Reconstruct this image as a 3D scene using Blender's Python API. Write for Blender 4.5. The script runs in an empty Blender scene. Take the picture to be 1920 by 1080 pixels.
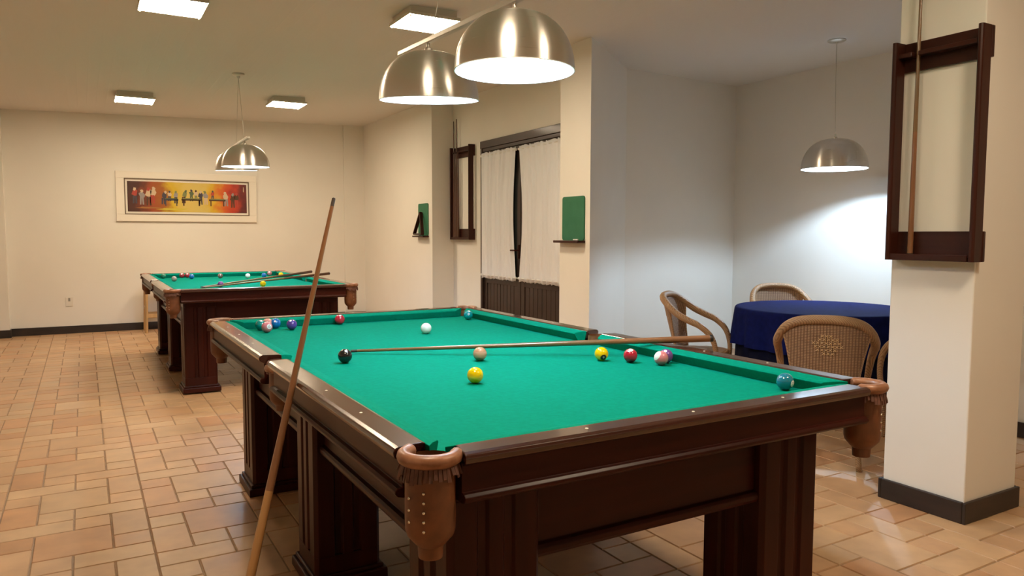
import bpy, bmesh, math, random
from mathutils import Vector, Matrix
random.seed(7)
S = bpy.context.scene
C = S.collection
PI = math.pi

# ------------------------------------------------------------------ camera
cam_d = bpy.data.cameras.new('camera'); cam = bpy.data.objects.new('camera', cam_d); C.objects.link(cam)
FPX, PIT, YAW, ROL, CAMZ = 1386.98, 0.07163, 0.52466, 0.0020, 1.31
cam_d.sensor_width = 36.0; cam_d.lens = FPX / 1920 * 36.0
cam_d.clip_start = 0.05; cam_d.clip_end = 60
_fw = Vector((math.sin(YAW)*math.cos(PIT), math.cos(YAW)*math.cos(PIT), -math.sin(PIT)))
_r = Vector((math.cos(YAW), -math.sin(YAW), 0)); _u = _r.cross(_fw)
_r2 = _r*math.cos(ROL) + _u*math.sin(ROL); _u2 = -_r*math.sin(ROL) + _u*math.cos(ROL)
cam.matrix_world = Matrix(((_r2.x, _u2.x, -_fw.x, 0), (_r2.y, _u2.y, -_fw.y, 0), (_r2.z, _u2.z, -_fw.z, CAMZ), (0, 0, 0, 1)))
S.camera = cam

# ------------------------------------------------------------------ world and exposure
w = bpy.data.worlds.new('world'); S.world = w; w.use_nodes = True
w.node_tree.nodes['Background'].inputs[0].default_value = (0.02, 0.025, 0.035, 1)
w.node_tree.nodes['Background'].inputs[1].default_value = 1.0
S.view_settings.view_transform = 'Standard'; S.view_settings.look = 'None'
S.view_settings.exposure = 0.12; S.view_settings.gamma = 1.0; S.view_settings.use_curve_mapping = False
S.cycles.use_denoising = True
S.cycles.max_bounces = 8; S.cycles.diffuse_bounces = 5; S.cycles.glossy_bounces = 4
S.cycles.sample_clamp_indirect = 6.0
S.cycles.caustics_reflective = False; S.cycles.caustics_refractive = False

WARM = (1.0, 0.80, 0.56)        # ceiling panels
COOL = (0.60, 0.80, 1.0)        # pendant bulbs
PANEL_STRENGTH = 76.0
BULB_STRENGTH = 850.0         # over the two pool tables
ALCOVE_STRENGTH = 2300.0

# ------------------------------------------------------------------ materials
def mat(name, col, rough=0.5, metal=0.0, spec=0.5, emit=None, estr=0.0, coat=0.0, sheen=0.0):
    m = bpy.data.materials.new(name); m.use_nodes = True
    b = m.node_tree.nodes['Principled BSDF']
    b.inputs['Base Color'].default_value = (*col, 1); b.inputs['Roughness'].default_value = rough
    b.inputs['Metallic'].default_value = metal; b.inputs['Specular IOR Level'].default_value = spec
    b.inputs['Coat Weight'].default_value = coat; b.inputs['Coat Roughness'].default_value = 0.12
    b.inputs['Sheen Weight'].default_value = sheen
    if emit:
        b.inputs['Emission Color'].default_value = (*emit, 1); b.inputs['Emission Strength'].default_value = estr
    return m

def N(m, t): return m.node_tree.nodes.new(t)
def LK(m, a, b): m.node_tree.links.new(a, b)
def BS(m): return m.node_tree.nodes['Principled BSDF']

def noise_color(m, c1, c2, scale, stretch=(1, 1, 1), detail=4, lo=0.35, hi=0.65, bump=0.0, bumpdist=0.002, coord='Object'):
    tc = N(m, 'ShaderNodeTexCoord'); mp = N(m, 'ShaderNodeMapping'); mp.inputs['Scale'].default_value = stretch
    nz = N(m, 'ShaderNodeTexNoise'); nz.inputs['Scale'].default_value = scale; nz.inputs['Detail'].default_value = detail
    rp = N(m, 'ShaderNodeValToRGB'); rp.color_ramp.elements[0].position = lo; rp.color_ramp.elements[1].position = hi
    rp.color_ramp.elements[0].color = (*c1, 1); rp.color_ramp.elements[1].color = (*c2, 1)
    LK(m, tc.outputs[coord], mp.inputs[0]); LK(m, mp.outputs[0], nz.inputs['Vector'])
    LK(m, nz.outputs[0], rp.inputs[0]); LK(m, rp.outputs[0], BS(m).inputs['Base Color'])
    if bump:
        bp = N(m, 'ShaderNodeBump'); bp.inputs['Strength'].default_value = bump; bp.inputs['Distance'].default_value = bumpdist
        LK(m, nz.outputs[0], bp.inputs['Height']); LK(m, bp.outputs[0], BS(m).inputs['Normal'])
    return m

def wood(name, c1, c2, axis, rough=0.3, coat=0.3, scale=9, spec=.5):
    st = [14, 14, 14]; st[axis] = 1.2
    m = mat(name, c1, rough, coat=coat, spec=spec)
    return noise_color(m, c1, c2, scale/6, tuple(st), 5, 0.3, 0.7, 0.05, 0.001)

M = {}
M['wall'] = noise_color(mat('painted_plaster', (.8, .78, .73), .85, spec=.2), (.79, .765, .71), (.82, .795, .74), 1.3, bump=.04, bumpdist=.003)
def ceil_mat():
    m = mat('painted_ceiling_boards', (.74, .71, .67), .8, spec=.2)
    tc = N(m, 'ShaderNodeTexCoord'); wv = N(m, 'ShaderNodeTexWave'); wv.wave_type = 'BANDS'; wv.bands_direction = 'X'
    wv.inputs['Scale'].default_value = 3.2; wv.inputs['Distortion'].default_value = 0
    rp = N(m, 'ShaderNodeValToRGB'); rp.color_ramp.elements[0].position = 0; rp.color_ramp.elements[1].position = .06
    bp = N(m, 'ShaderNodeBump'); bp.inputs['Strength'].default_value = .12; bp.inputs['Distance'].default_value = .003
    LK(m, tc.outputs['Object'], wv.inputs[0]); LK(m, wv.outputs[0], rp.inputs[0]); LK(m, rp.outputs[0], bp.inputs['Height'])
    LK(m, bp.outputs[0], BS(m).inputs['Normal']); return m
M['ceiling'] = ceil_mat()
def tile_mat():
    m = mat('terracotta_tile', (.5, .3, .17), .42, spec=.35)
    at = N(m, 'ShaderNodeAttribute'); at.attribute_name = 'tile_tone'
    tc = N(m, 'ShaderNodeTexCoord'); nz = N(m, 'ShaderNodeTexNoise'); nz.inputs['Scale'].default_value = 7; nz.inputs['Detail'].default_value = 6
    mx = N(m, 'ShaderNodeMix'); mx.data_type = 'RGBA'; mx.blend_type = 'OVERLAY'; mx.inputs[0].default_value = .35
    LK(m, tc.outputs['Object'], nz.inputs['Vector']); LK(m, at.outputs['Color'], mx.inputs[6]); LK(m, nz.outputs[0], mx.inputs[7])
    LK(m, mx.outputs[2], BS(m).inputs['Base Color'])
    bp = N(m, 'ShaderNodeBump'); bp.inputs['Strength'].default_value = .12; bp.inputs['Distance'].default_value = .003
    LK(m, nz.outputs[0], bp.inputs['Height']); LK(m, bp.outputs[0], BS(m).inputs['Normal'])
    mr = N(m, 'ShaderNodeMapRange'); mr.inputs[3].default_value = .28; mr.inputs[4].default_value = .5
    LK(m, nz.outputs[0], mr.inputs[0]); LK(m, mr.outputs[0], BS(m).inputs['Roughness']); return m
M['tile'] = tile_mat()
M['grout'] = noise_color(mat('grout', (.2, .13, .08), .9), (.26, .175, .11), (.34, .23, .15), 20)
M['base'] = noise_color(mat('dark_baseboard', (.02, .013, .01), .45), (.016, .011, .009), (.03, .018, .014), 4, (1, 1, 6))
for ax, k in ((0, 'x'), (1, 'y'), (2, 'z')):
    M['mah_'+k] = wood('mahogany_'+k, (.024, .0042, .0022), (.046, .0078, .0038), ax, .34, .0, spec=.16)
    M['rail_'+k] = wood('rail_mahogany_'+k, (.026, .0058, .0032), (.046, .0105, .0056), ax, .2, .8, spec=.3); BS(M['rail_'+k]).inputs['Coat Roughness'].default_value = .1; [M['rail_'+k].node_tree.links.remove(l_) for l_ in list(BS(M['rail_'+k]).inputs['Normal'].links)]
    M['rackw_'+k] = wood('rack_wood_'+k, (.028, .007, .004), (.05, .0125, .0068), ax, .35, .05, spec=.2)
    M['doorw_'+k] = wood('door_wood_'+k, (.020, .0095, .006), (.036, .016, .0095), ax, .45, .1)
M['felt'] = noise_color(mat('green_felt', (0, .3, .17), .95, spec=.04), (.0, .19, .115), (.0, .212, .132), 60, bump=.05, bumpdist=.0005)
M['leather'] = noise_color(mat('brown_leather', (.16, .055, .018), .5), (.12, .042, .014), (.18, .062, .020), 22, bump=.15, bumpdist=.002)
M['leatherrim'] = noise_color(mat('leather_rim', (.26, .11, .055), .38), (.2, .08, .035), (.33, .15, .08), 30, (1, 1, 1), bump=.15)
M['fringe'] = noise_color(mat('leather_fringe', (.14, .05, .03), .65), (.09, .036, .023), (.15, .062, .04), 40)
M['rivet'] = mat('nickel_rivet', (.75, .7, .6), .25, 1)
M['dark'] = mat('black_gap', (.008, .007, .006), .8)
M['pearl'] = mat('rail_sight', (.8, .75, .6), .3)
M['white'] = mat('white_paint', (.8, .8, .78), .5)
M['cream'] = mat('cream_frame', (.82, .77, .68), .6)
M['black'] = mat('black_rubber', (.012, .012, .012), .5)
M['cue_light'] = wood('cue_ash_wood', (.36, .18, .062), (.46, .24, .088), 2, .3, .4)
M['cue_mid'] = wood('cue_brown_wood', (.17, .07, .028), (.26, .11, .043), 2, .28, .4)
M['cue_dark'] = wood('cue_dark_wood', (.07, .026, .012), (.12, .045, .02), 2, .28, .4)
M['cue_olive'] = wood('cue_olive_wood', (.14, .075, .028), (.21, .115, .045), 2, .28, .4)
M['ferrule'] = mat('cue_ferrule', (.6, .5, .36), .4)
M['tip'] = mat('cue_leather_tip', (.05, .035, .03), .8)
def alu():
    m = mat('brushed_aluminium', (.74, .71, .67), .33, 1)
    b = BS(m); b.inputs['Anisotropic'].default_value = .85; b.inputs['Anisotropic Rotation'].default_value = .25
    tg = N(m, 'ShaderNodeTangent'); tg.direction_type = 'RADIAL'; tg.axis = 'Z'; LK(m, tg.outputs[0], b.inputs['Tangent'])
    tc = N(m, 'ShaderNodeTexCoord'); mp = N(m, 'ShaderNodeMapping'); mp.inputs['Scale'].default_value = (1, 1, 60)
    nz = N(m, 'ShaderNodeTexNoise'); nz.inputs['Scale'].default_value = 6
    mr = N(m, 'ShaderNodeMapRange'); mr.inputs[3].default_value = .24; mr.inputs[4].default_value = .36
    LK(m, tc.outputs['Object'], mp.inputs[0]); LK(m, mp.outputs[0], nz.inputs['Vector']); LK(m, nz.outputs[0], mr.inputs[0]); LK(m, mr.outputs[0], b.inputs['Roughness'])
    return m
M['alu'] = alu()
M['alubar'] = mat('satin_metal_bar', (.62, .6, .55), .35, .9)
M['shadein'] = mat('white_enamel', (.9, .9, .9), .6)
M['bulb'] = mat('lit_bulb', (1, 1, 1), .4, emit=COOL, estr=BULB_STRENGTH)
M['bulb_alcove'] = mat('lit_alcove_bulb', (1, 1, 1), .4, emit=COOL, estr=ALCOVE_STRENGTH)
M['panel'] = mat('lit_opal_panel', (1, 1, 1), .4, emit=WARM, estr=PANEL_STRENGTH)
M['fixture'] = mat('fixture_metal', (.62, .58, .5), .5, .2)
M['chalk'] = noise_color(mat('green_chalkboard', (.025, .15, .075), .7), (.02, .145, .07), (.03, .17, .088), 8)
M['curtain'] = mat('sheer_white_fabric', (.82, .84, .88), .9, sheen=.3)
M['blue'] = noise_color(mat('royal_blue_velvet', (.012, .02, .14), .95, spec=.1), (.0025, .0055, .052), (.004, .0075, .072), 25)
M['navy'] = noise_color(mat('navy_underskirt', (.006, .007, .03), .95, spec=.1), (.003, .0035, .014), (.004, .005, .02), 25)
M['glass'] = mat('dark_pane_glass', (.05, .06, .06), .1)
M['lightwood'] = wood('pale_pine', (.42, .25, .10), (.52, .32, .14), 2, .5, .1)
M['plastic'] = mat('outlet_plastic', (.74, .70, .62), .5)
M['plasticd'] = mat('outlet_socket_dark', (.3, .27, .23), .6)  # socket in a darker plastic tone than its plate
M['chalkstick'] = mat('chalk', (.8, .8, .78), .9)
def wicker(name, c1, c2):
    m = mat(name, c1, .55)
    tc = N(m, 'ShaderNodeTexCoord')
    mp = N(m, 'ShaderNodeMapping'); mp.inputs['Scale'].default_value = (1, 1, 1)
    w1 = N(m, 'ShaderNodeTexWave'); w1.bands_direction = 'X'; w1.inputs['Scale'].default_value = 19; w1.inputs['Distortion'].default_value = .6
    w2 = N(m, 'ShaderNodeTexWave'); w2.bands_direction = 'Z'; w2.inputs['Scale'].default_value = 34; w2.inputs['Distortion'].default_value = .8
    mul = N(m, 'ShaderNodeMath'); mul.operation = 'MULTIPLY'
    rp = N(m, 'ShaderNodeValToRGB'); rp.color_ramp.elements[0].position = .0; rp.color_ramp.elements[1].position = .5
    rp.color_ramp.elements[0].color = (*c1, 1); rp.color_ramp.elements[1].color = (*c2, 1)
    LK(m, tc.outputs['Object'], mp.inputs[0]); LK(m, mp.outputs[0], w1.inputs[0]); LK(m, mp.outputs[0], w2.inputs[0])
    LK(m, w1.outputs[1], mul.inputs[0]); LK(m, w2.outputs[1], mul.inputs[1])
    LK(m, mul.outputs[0], rp.inputs[0]); LK(m, rp.outputs[0], BS(m).inputs['Base Color'])
    bp = N(m, 'ShaderNodeBump'); bp.inputs['Strength'].default_value = .6; bp.inputs['Distance'].default_value = .004
    LK(m, mul.outputs[0], bp.inputs['Height']); LK(m, bp.outputs[0], BS(m).inputs['Normal']); return m
M['wicker'] = wicker('woven_wicker', (.15, .075, .033), (.36, .21, .105))
def rattan():
    m = mat('wrapped_rattan', (.34, .18, .08), .45)
    tc = N(m, 'ShaderNodeTexCoord')
    w1 = N(m, 'ShaderNodeTexWave'); w1.bands_direction = 'DIAGONAL'; w1.inputs['Scale'].default_value = 46; w1.inputs['Distortion'].default_value = 1.5
    rp = N(m, 'ShaderNodeValToRGB'); rp.color_ramp.elements[0].color = (.22, .115, .05, 1); rp.color_ramp.elements[1].color = (.38, .215, .10, 1)
    rp.color_ramp.elements[1].position = .6
    LK(m, tc.outputs['Object'], w1.inputs[0]); LK(m, w1.outputs[1], rp.inputs[0]); LK(m, rp.outputs[0], BS(m).inputs['Base Color'])
    bp = N(m, 'ShaderNodeBump'); bp.inputs['Strength'].default_value = .5; bp.inputs['Distance'].default_value = .003
    LK(m, w1.outputs[1], bp.inputs['Height']); LK(m, bp.outputs[0], BS(m).inputs['Normal']); return m
M['rattan'] = rattan()

# ------------------------------------------------------------------ mesh helpers
class MB:
    def __init__(s): s.v = []; s.f = []; s.m = []
    def add(s, vs, fs, mi=0):
        o = len(s.v); s.v += [tuple(x) for x in vs]; s.f += [tuple(i+o for i in f) for f in fs]; s.m += [mi]*len(fs); return s
    def box(s, x0, x1, y0, y1, z0, z1, mi=0):
        vs = [(x, y, z) for z in (z0, z1) for y in (y0, y1) for x in (x0, x1)]
        return s.add(vs, [(0, 2, 3, 1), (4, 5, 7, 6), (0, 1, 5, 4), (2, 6, 7, 3), (0, 4, 6, 2), (1, 3, 7, 5)], mi)
    def prism(s, poly, z0, z1, mi=0):          # ccw polygon in xy
        n = len(poly)
        vs = [(x, y, z0) for x, y in poly] + [(x, y, z1) for x, y in poly]
        fs = [tuple(range(n-1, -1, -1)), tuple(range(n, 2*n))] + [(i, (i+1) % n, n+(i+1) % n, n+i) for i in range(n)]
        return s.add(vs, fs, mi)
    def extr(s, prof, a, b, cap=True, mi=0):   # profile of 3d points at start list a and end list b
        n = len(a); fs = [(i, (i+1) % n, n+(i+1) % n, n+i) for i in range(n)]
        if cap: fs += [tuple(range(n-1, -1, -1)), tuple(range(n, 2*n))]
        return s.add(list(a)+list(b), fs, mi)
    def lathe(s, prof, n=32, c=(0, 0, 0), mi=0, a0=0.0, a1=2*PI):
        full = abs(a1-a0-2*PI) < 1e-6; k = n if full else n+1
        vs = [(c[0]+r*math.cos(a0+(a1-a0)*i/n), c[1]+r*math.sin(a0+(a1-a0)*i/n), c[2]+z) for r, z in prof for i in range(k)]
        fs = []
        for j in range(len(prof)-1):
            for i in range(n):
                i2 = (i+1) % k
                fs.append((j*k+i, j*k+i2, (j+1)*k+i2, (j+1)*k+i))
        return s.add(vs, fs, mi)
    def tube(s, pts, rad, n=10, mi=0, cap=True, closed=False):
        pts = [Vector(p) for p in pts]; L = len(pts)
        rs = rad if isinstance(rad, (list, tuple)) else [rad]*L
        t0 = (pts[1]-pts[0]).normalized(); up = Vector((0, 0, 1)) if abs(t0.z) < .9 else Vector((1, 0, 0))
        nx = t0.cross(up).normalized(); vs = []
        for i, p in enumerate(pts):
            if closed: t = (pts[(i+1) % L]-pts[i-1]).normalized()
            else: t = (pts[min(i+1, L-1)]-pts[max(i-1, 0)]).normalized()
            nx = (nx-t*nx.dot(t)).normalized(); ny = t.cross(nx)
            for k in range(n):
                a = 2*PI*k/n; vs.append(p+(nx*math.cos(a)+ny*math.sin(a))*rs[i])
        fs = []
        for i in range(L if closed else L-1):
            j = (i+1) % L
            for k in range(n):
                fs.append((i*n+k, i*n+(k+1) % n, j*n+(k+1) % n, j*n+k))
        if cap and not closed: fs += [tuple(range(n-1, -1, -1)), tuple((L-1)*n+k for k in range(n))]
        return s.add(vs, fs, mi)
    def ball(s, c, r, seg=24, ring=14, mi=0):
        prof = [(r*math.sin(PI*j/ring), -r*math.cos(PI*j/ring)) for j in range(ring+1)]
        prof[0] = (1e-5, -r); prof[-1] = (1e-5, r)
        return s.lathe(prof, seg, c, mi)
    def build(s, name, mats, parent=None, smooth=False, bevel=0.0, seg=2, loc=None):
        me = bpy.data.meshes.new(name); me.from_pydata(s.v, [], s.f)
        for m in (mats if isinstance(mats, (list, tuple)) else [mats]): me.materials.append(m)
        for p, mi in zip(me.polygons, s.m): p.material_index = mi
        bm = bmesh.new(); bm.from_mesh(me); bmesh.ops.recalc_face_normals(bm, faces=bm.faces); bm.to_mesh(me); bm.free()
        me.update()
        o = bpy.data.objects.new(name, me); C.objects.link(o)
        if smooth:
            for p in me.polygons: p.use_smooth = True
            if smooth != 'all':
                bm = bmesh.new(); bm.from_mesh(me)
                for e in bm.edges:
                    if len(e.link_faces) == 2 and e.calc_face_angle(0) > math.radians(40): e.smooth = False
                bm.to_mesh(me); bm.free()
        if bevel:
            b = o.modifiers.new('bevel', 'BEVEL'); b.width = bevel; b.segments = seg; b.limit_method = 'ANGLE'; b.angle_limit = math.radians(35)
        if parent: o.parent = parent
        if loc: o.location = loc
        return o

def tag(o, label, cat, group=None, kind=None):
    o['label'] = label; o['category'] = cat
    if group: o['group'] = group
    if kind: o['kind'] = kind
    return o
def thing(name, label, cat, loc=(0, 0, 0), rz=0, group=None):
    o = bpy.data.objects.new(name, None); o.empty_display_size = .1; C.objects.link(o)
    o.location = loc; o.rotation_euler = (0, 0, rz); return tag(o, label, cat, group)
def struct(o, label=None, cat=None):
    o['kind'] = 'structure'
    if label: o['label'] = label
    if cat: o['category'] = cat
    return o
def dup(root, loc=None, rz=None, label=None, group=None):
    r = root.copy(); C.objects.link(r)
    if loc is not None: r.location = loc
    if rz is not None: r.rotation_euler = (0, 0, rz)
    if label: r['label'] = label
    if group: r['group'] = group
    def kids(src, dst):
        for ch in list(src.children):
            c = ch.copy(); C.objects.link(c); c.parent = dst; c.matrix_parent_inverse = ch.matrix_parent_inverse.copy(); kids(ch, c)
    kids(root, r); return r
def smoothpath(pts, per=8):
    P = [Vector(p) for p in pts]; out = []
    for i in range(len(P)-1):
        p0 = P[max(i-1, 0)]; p1 = P[i]; p2 = P[i+1]; p3 = P[min(i+2, len(P)-1)]
        for k in range(per):
            t = k/per
            out.append(.5*((2*p1)+(-p0+p2)*t+(2*p0-5*p1+4*p2-p3)*t*t+(-p0+3*p1-3*p2+p3)*t**3))
    out.append(P[-1]); return out

# ------------------------------------------------------------------ the room
XR, XREC, XALC = 3.85, 4.15, 6.50
YF = 11.33
def ceil_z(x): return 2.87+0.0278*(min(x, XR)+.83)

# floor: modular tile pattern (four by four units), each tile with a slight bevel over a grout bed
U = .147; GX0, GY0 = .215, 3.44
TILES = [(1, 0, 2, 2), (3, 0, 1, 1), (3, 1, 1, 2), (2, 2, 1, 1), (2, 3, 2, 1), (1, 3, 1, 1), (0, 2, 2, 1), (0, 3, 1, 2), (0, 1, 1, 1)]
def build_floor():
    fx0, fx1, fy0, fy1 = -2.6, 6.6, -2.3, 11.4
    vs, fs, cols = [], [], []
    P4 = 4*U; g = .0026; bv = .003
    rnd = random.Random(3)
    for i in range(int((fx0-GX0)/P4)-1, int((fx1-GX0)/P4)+2):
        for j in range(int((fy0-GY0)/P4)-1, int((fy1-GY0)/P4)+2):
            for (c, r, cw, rh) in TILES:
                x0 = GX0+i*P4+c*U; y0 = GY0+j*P4+r*U; x1 = x0+cw*U; y1 = y0+rh*U
                if x1 < fx0 or x0 > fx1 or y1 < fy0 or y0 > fy1: continue
                x0 = max(x0, fx0)+g; x1 = min(x1, fx1)-g; y0 = max(y0, fy0)+g; y1 = min(y1, fy1)-g
                if x1-x0 < .012 or y1-y0 < .012: continue
                o = len(vs)
                vs += [(x0, y0, -.006), (x1, y0, -.006), (x1, y1, -.006), (x0, y1, -.006)]
                vs += [(x0+bv, y0+bv, 0), (x1-bv, y0+bv, 0), (x1-bv, y1-bv, 0), (x0+bv, y1-bv, 0)]
                fs += [(o+4, o+5, o+6, o+7)]+[(o+k, o+(k+1) % 4, o+4+(k+1) % 4, o+4+k) for k in range(4)]
                t = rnd.random(); s = .92+.14*rnd.random()
                if t < .16: base = (.47, .255, .13)
                elif t < .6: base = (.49, .295, .16)
                else: base = (.515, .33, .185)
                cols += [tuple(ch*s for ch in base)]*5
    n = len(fs); o = len(vs)
    vs += [(fx0, fy0, -.005), (fx1, fy0, -.005), (fx1, fy1, -.005), (fx0, fy1, -.005), (fx0, fy0, -.1), (fx1, fy0, -.1), (fx1, fy1, -.1), (fx0, fy1, -.1)]
    fs += [(o, o+1, o+2, o+3), (o+7, o+6, o+5, o+4), (o, o+4, o+5, o+1), (o+1, o+5, o+6, o+2), (o+2, o+6, o+7, o+3), (o+3, o+7, o+4, o)]
    cols += [(.2, .13, .08)]*6
    me = bpy.data.meshes.new('floor'); me.from_pydata(vs, [], fs); me.materials.append(M['tile']); me.materials.append(M['grout'])
    at = me.attributes.new('tile_tone', 'FLOAT_COLOR', 'CORNER')
    for p, col in zip(me.polygons, cols):
        if p.index >= n: p.material_index = 1
        for li in p.loop_indices: at.data[li].color = (*col, 1)
    me.update()
    ob = bpy.data.objects.new('floor', me); C.objects.link(ob); struct(ob)
build_floor()

mb = MB()
xs = [-2.7, XR, 6.7]; zs = [ceil_z(-2.7), ceil_z(XR), ceil_z(XR)]
for k in range(2):
    mb.add([(xs[k], -2.4, zs[k]), (xs[k+1], -2.4, zs[k+1]), (xs[k+1], 11.5, zs[k+1]), (xs[k], 11.5, zs[k]),
            (xs[k], -2.4, 3.15), (xs[k+1], -2.4, 3.15), (xs[k+1], 11.5, 3.15), (xs[k], 11.5, 3.15)],
           [(3, 2, 1, 0), (4, 5, 6, 7), (0, 1, 5, 4), (2, 3, 7, 6), (1, 2, 6, 5), (3, 0, 4, 7)])
struct(mb.build('ceiling', M['ceiling']))

def wall(name, poly): return struct(MB().prism(poly, -.05, 3.1).build(name, M['wall']))
wall('wall_far', [(-2.6, YF), (XR, YF), (XR, YF+.12), (-2.6, YF+.12)])
wall('wall_left', [(-2.6, -2.2), (-2.5, -2.2), (-2.5, YF), (-2.6, YF)])
wall('wall_near', [(-2.6, -2.3), (5.37, -2.3), (5.37, -2.2), (-2.6, -2.2)])
wall('wall_right_far', [(XR, 8.68), (XREC+.1, 8.68), (XREC+.1, YF+.12), (XR, YF+.12)])
mb = MB()
mb.box(XREC, XREC+.1, 7.89, 8.68, -.05, 3.1); mb.box(XREC, XREC+.1, 5.72, 6.03, -.05, 3.1); mb.box(XREC, XREC+.1, 6.03, 7.89, 2.415, 3.1)
struct(mb.build('wall_recess', M['wall']))
wall('wall_pilaster', [(3.82, 5.25), (4.85, 6.05), (4.85, 6.17), (XREC+.1, 6.0), (XREC+.1, 5.72), (3.82, 5.72)])
wall('wall_alcove_back', [(4.85, 6.05), (XALC, 6.13), (XALC, 6.25), (4.85, 6.17)])
wall('wall_alcove_right', [(XALC, 2.5), (XALC+.1, 2.5), (XALC+.1, 6.25), (XALC, 6.25)])
wall('wall_alcove_near', [(5.25, 2.5), (XALC, 2.5), (XALC, 2.6), (5.25, 2.6)])
wall('wall_right', [(5.25, -2.2), (5.37, -2.2), (5.37, 2.5), (5.25, 2.5)])
struct(MB().box(3.43, 3.87, 1.815, 2.21, -.05, 3.05).build('pillar', M['wall'], bevel=.006))
struct(MB().box(-2.5, -.84, 11.2, YF+.01, -.05, 2.95).build('wall_pilaster_left', M['wall']))
struct(MB().box(3.53, XR+.01, YF-.03, YF+.01, -.05, 3.05).build('wall_pilaster_far', M['wall']))
struct(MB().box(-.84, 3.53, YF-.016, YF, 0, .1).box(3.53, XR, YF-.046, YF-.03, 0, .1).build('baseboard_far', M['base'], bevel=.003))
struct(MB().box(-2.5, -.824, 11.184, 11.2, 0, .1).box(-.84, -.824, 11.2, YF, 0, .1).build('baseboard_left', M['base'], bevel=.003))
mb = MB(); t = .016
mb.box(3.43-t, 3.87+t, 1.815-t, 1.815, 0, .1); mb.box(3.43-t, 3.87+t, 2.21, 2.21+t, 0, .1)
mb.box(3.43-t, 3.43, 1.815, 2.21, 0, .1); mb.box(3.87, 3.87+t, 1.815, 2.21, 0, .1)
struct(mb.build('baseboard_pillar', M['base'], bevel=.004))
struct(MB().box(5.25-t, 5.25, -2.2, 2.6, 0, .1).build('baseboard_right', M['base'], bevel=.003))
struct(MB().box(XR-t, XR, 8.68-t, YF-.05, 0, .1).box(XR, XREC, 8.68-t, 8.68, 0, .1).box(XREC-t, XREC, 7.93, 8.66, 0, .1).build('baseboard_recess', M['base'], bevel=.003))

# ------------------------------------------------------------------ double door with curtains (recessed wall x = XREC)
door = bpy.data.objects.new('door_1', None); C.objects.link(door); door.location = (XREC, 6.96, 0); struct(door, 'dark brown double door with curtained glass and plank bottoms', 'door')
D0, D1, DM = 6.06-6.96, 7.86-6.96, 7.0-6.96
mb = MB(); mb.box(-.015, .09, D1, D1+.045, 0, 2.415); mb.box(-.015, .09, D0-.03, D0+.005, 0, 2.415); mb.box(-.02, .09, D0-.03, D1+.045, 2.33, 2.415)
mb.box(-.005, .09, D0, D1, 2.29, 2.33)
mb.build('door_frame', M['doorw_y'], door, bevel=.004)
for (a, b, nm) in ((D0+.005, DM-.006, 'door_leaf'), (DM+.006, D1, 'door_leaf')):
    mb = MB(); sw = .075
    mb.box(.012, .055, a, a+sw, .01, 2.29); mb.box(.012, .055, b-sw, b, .01, 2.29)
    mb.box(.012, .055, a+sw, b-sw, 2.2, 2.29); mb.box(.012, .055, a+sw, b-sw, .74, .84); mb.box(.012, .055, a+sw, b-sw, .01, .12)
    n = 9; pw = (b-a-2*sw)/n
    for k in range(n): mb.box(.02, .045, a+sw+k*pw+.003, a+sw+(k+1)*pw-.003, .12, .74)
    mb.box(.035, .046, a+sw, b-sw, .12, .74)
    lf = mb.build(nm, M['doorw_z'], door, bevel=.003)
    MB().box(.03, .036, a+sw-.01, b-sw+.01, .83, 2.21).build('glass_pane', M['glass'], lf)
h = MB(); h.box(-.004, .012, DM+.025, DM+.05, 1.05, 1.2); h.tube([(-.004, DM+.037, 1.14), (-.045, DM+.037, 1.14), (-.05, DM+.12, 1.14)], .009)
h.build('door_handle', M['rackw_y'], door, smooth=True)

def curtain(y0, y1, z0, z1, waist, label, side):
    ny, nz = 90, 26; mb = MB(); vs = []
    for j in range(nz+1):
        v = j/nz
        pinch = waist*math.sin(PI*v)**1.2
        a, b = (y0+pinch, y1) if side > 0 else (y0, y1-pinch)
        for i in range(ny+1):
            u = i/ny
            y = a+(b-a)*u
            x = -.026+.013*math.sin(u*2*PI*8+.6*math.sin(4*v))+.005*math.sin(u*2*PI*19+2)
            z = z0+(z1-z0)*v+(.006*math.sin(u*2*PI*11) if j in (0, nz) else 0)
            vs.append((x, y, z))
    k = ny+1
    mb.add(vs, [(j*k+i, j*k+i+1, (j+1)*k+i+1, (j+1)*k+i) for j in range(nz) for i in range(ny)])
    o = mb.build('curtain', M['curtain'], smooth='all', loc=(XREC, 0, 0))
    sm = o.modifiers.new('thick', 'SOLIDIFY'); sm.thickness = .0025
    tag(o, label, 'curtain', 'door curtains')
    for z in (z0+.035, z1-.03):
        r = MB(); r.tube([(-.026, y0-.012, z), (-.026, y1+.012, z)], .006, 8)
        for yy in (y0-.014, y1+.014): r.ball((-.026, yy, z), .014, 10, 6)
        r.build('curtain_rod', M['white'], o, smooth=True)
curtain(7.055, 7.845, .80, 2.27, .07, 'white gathered curtain on the left door leaf, beside the cue rack', 1)
curtain(6.10, 6.97, .80, 2.27, .06, 'white gathered curtain on the right door leaf, partly behind the wall pilaster', -1)

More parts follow.
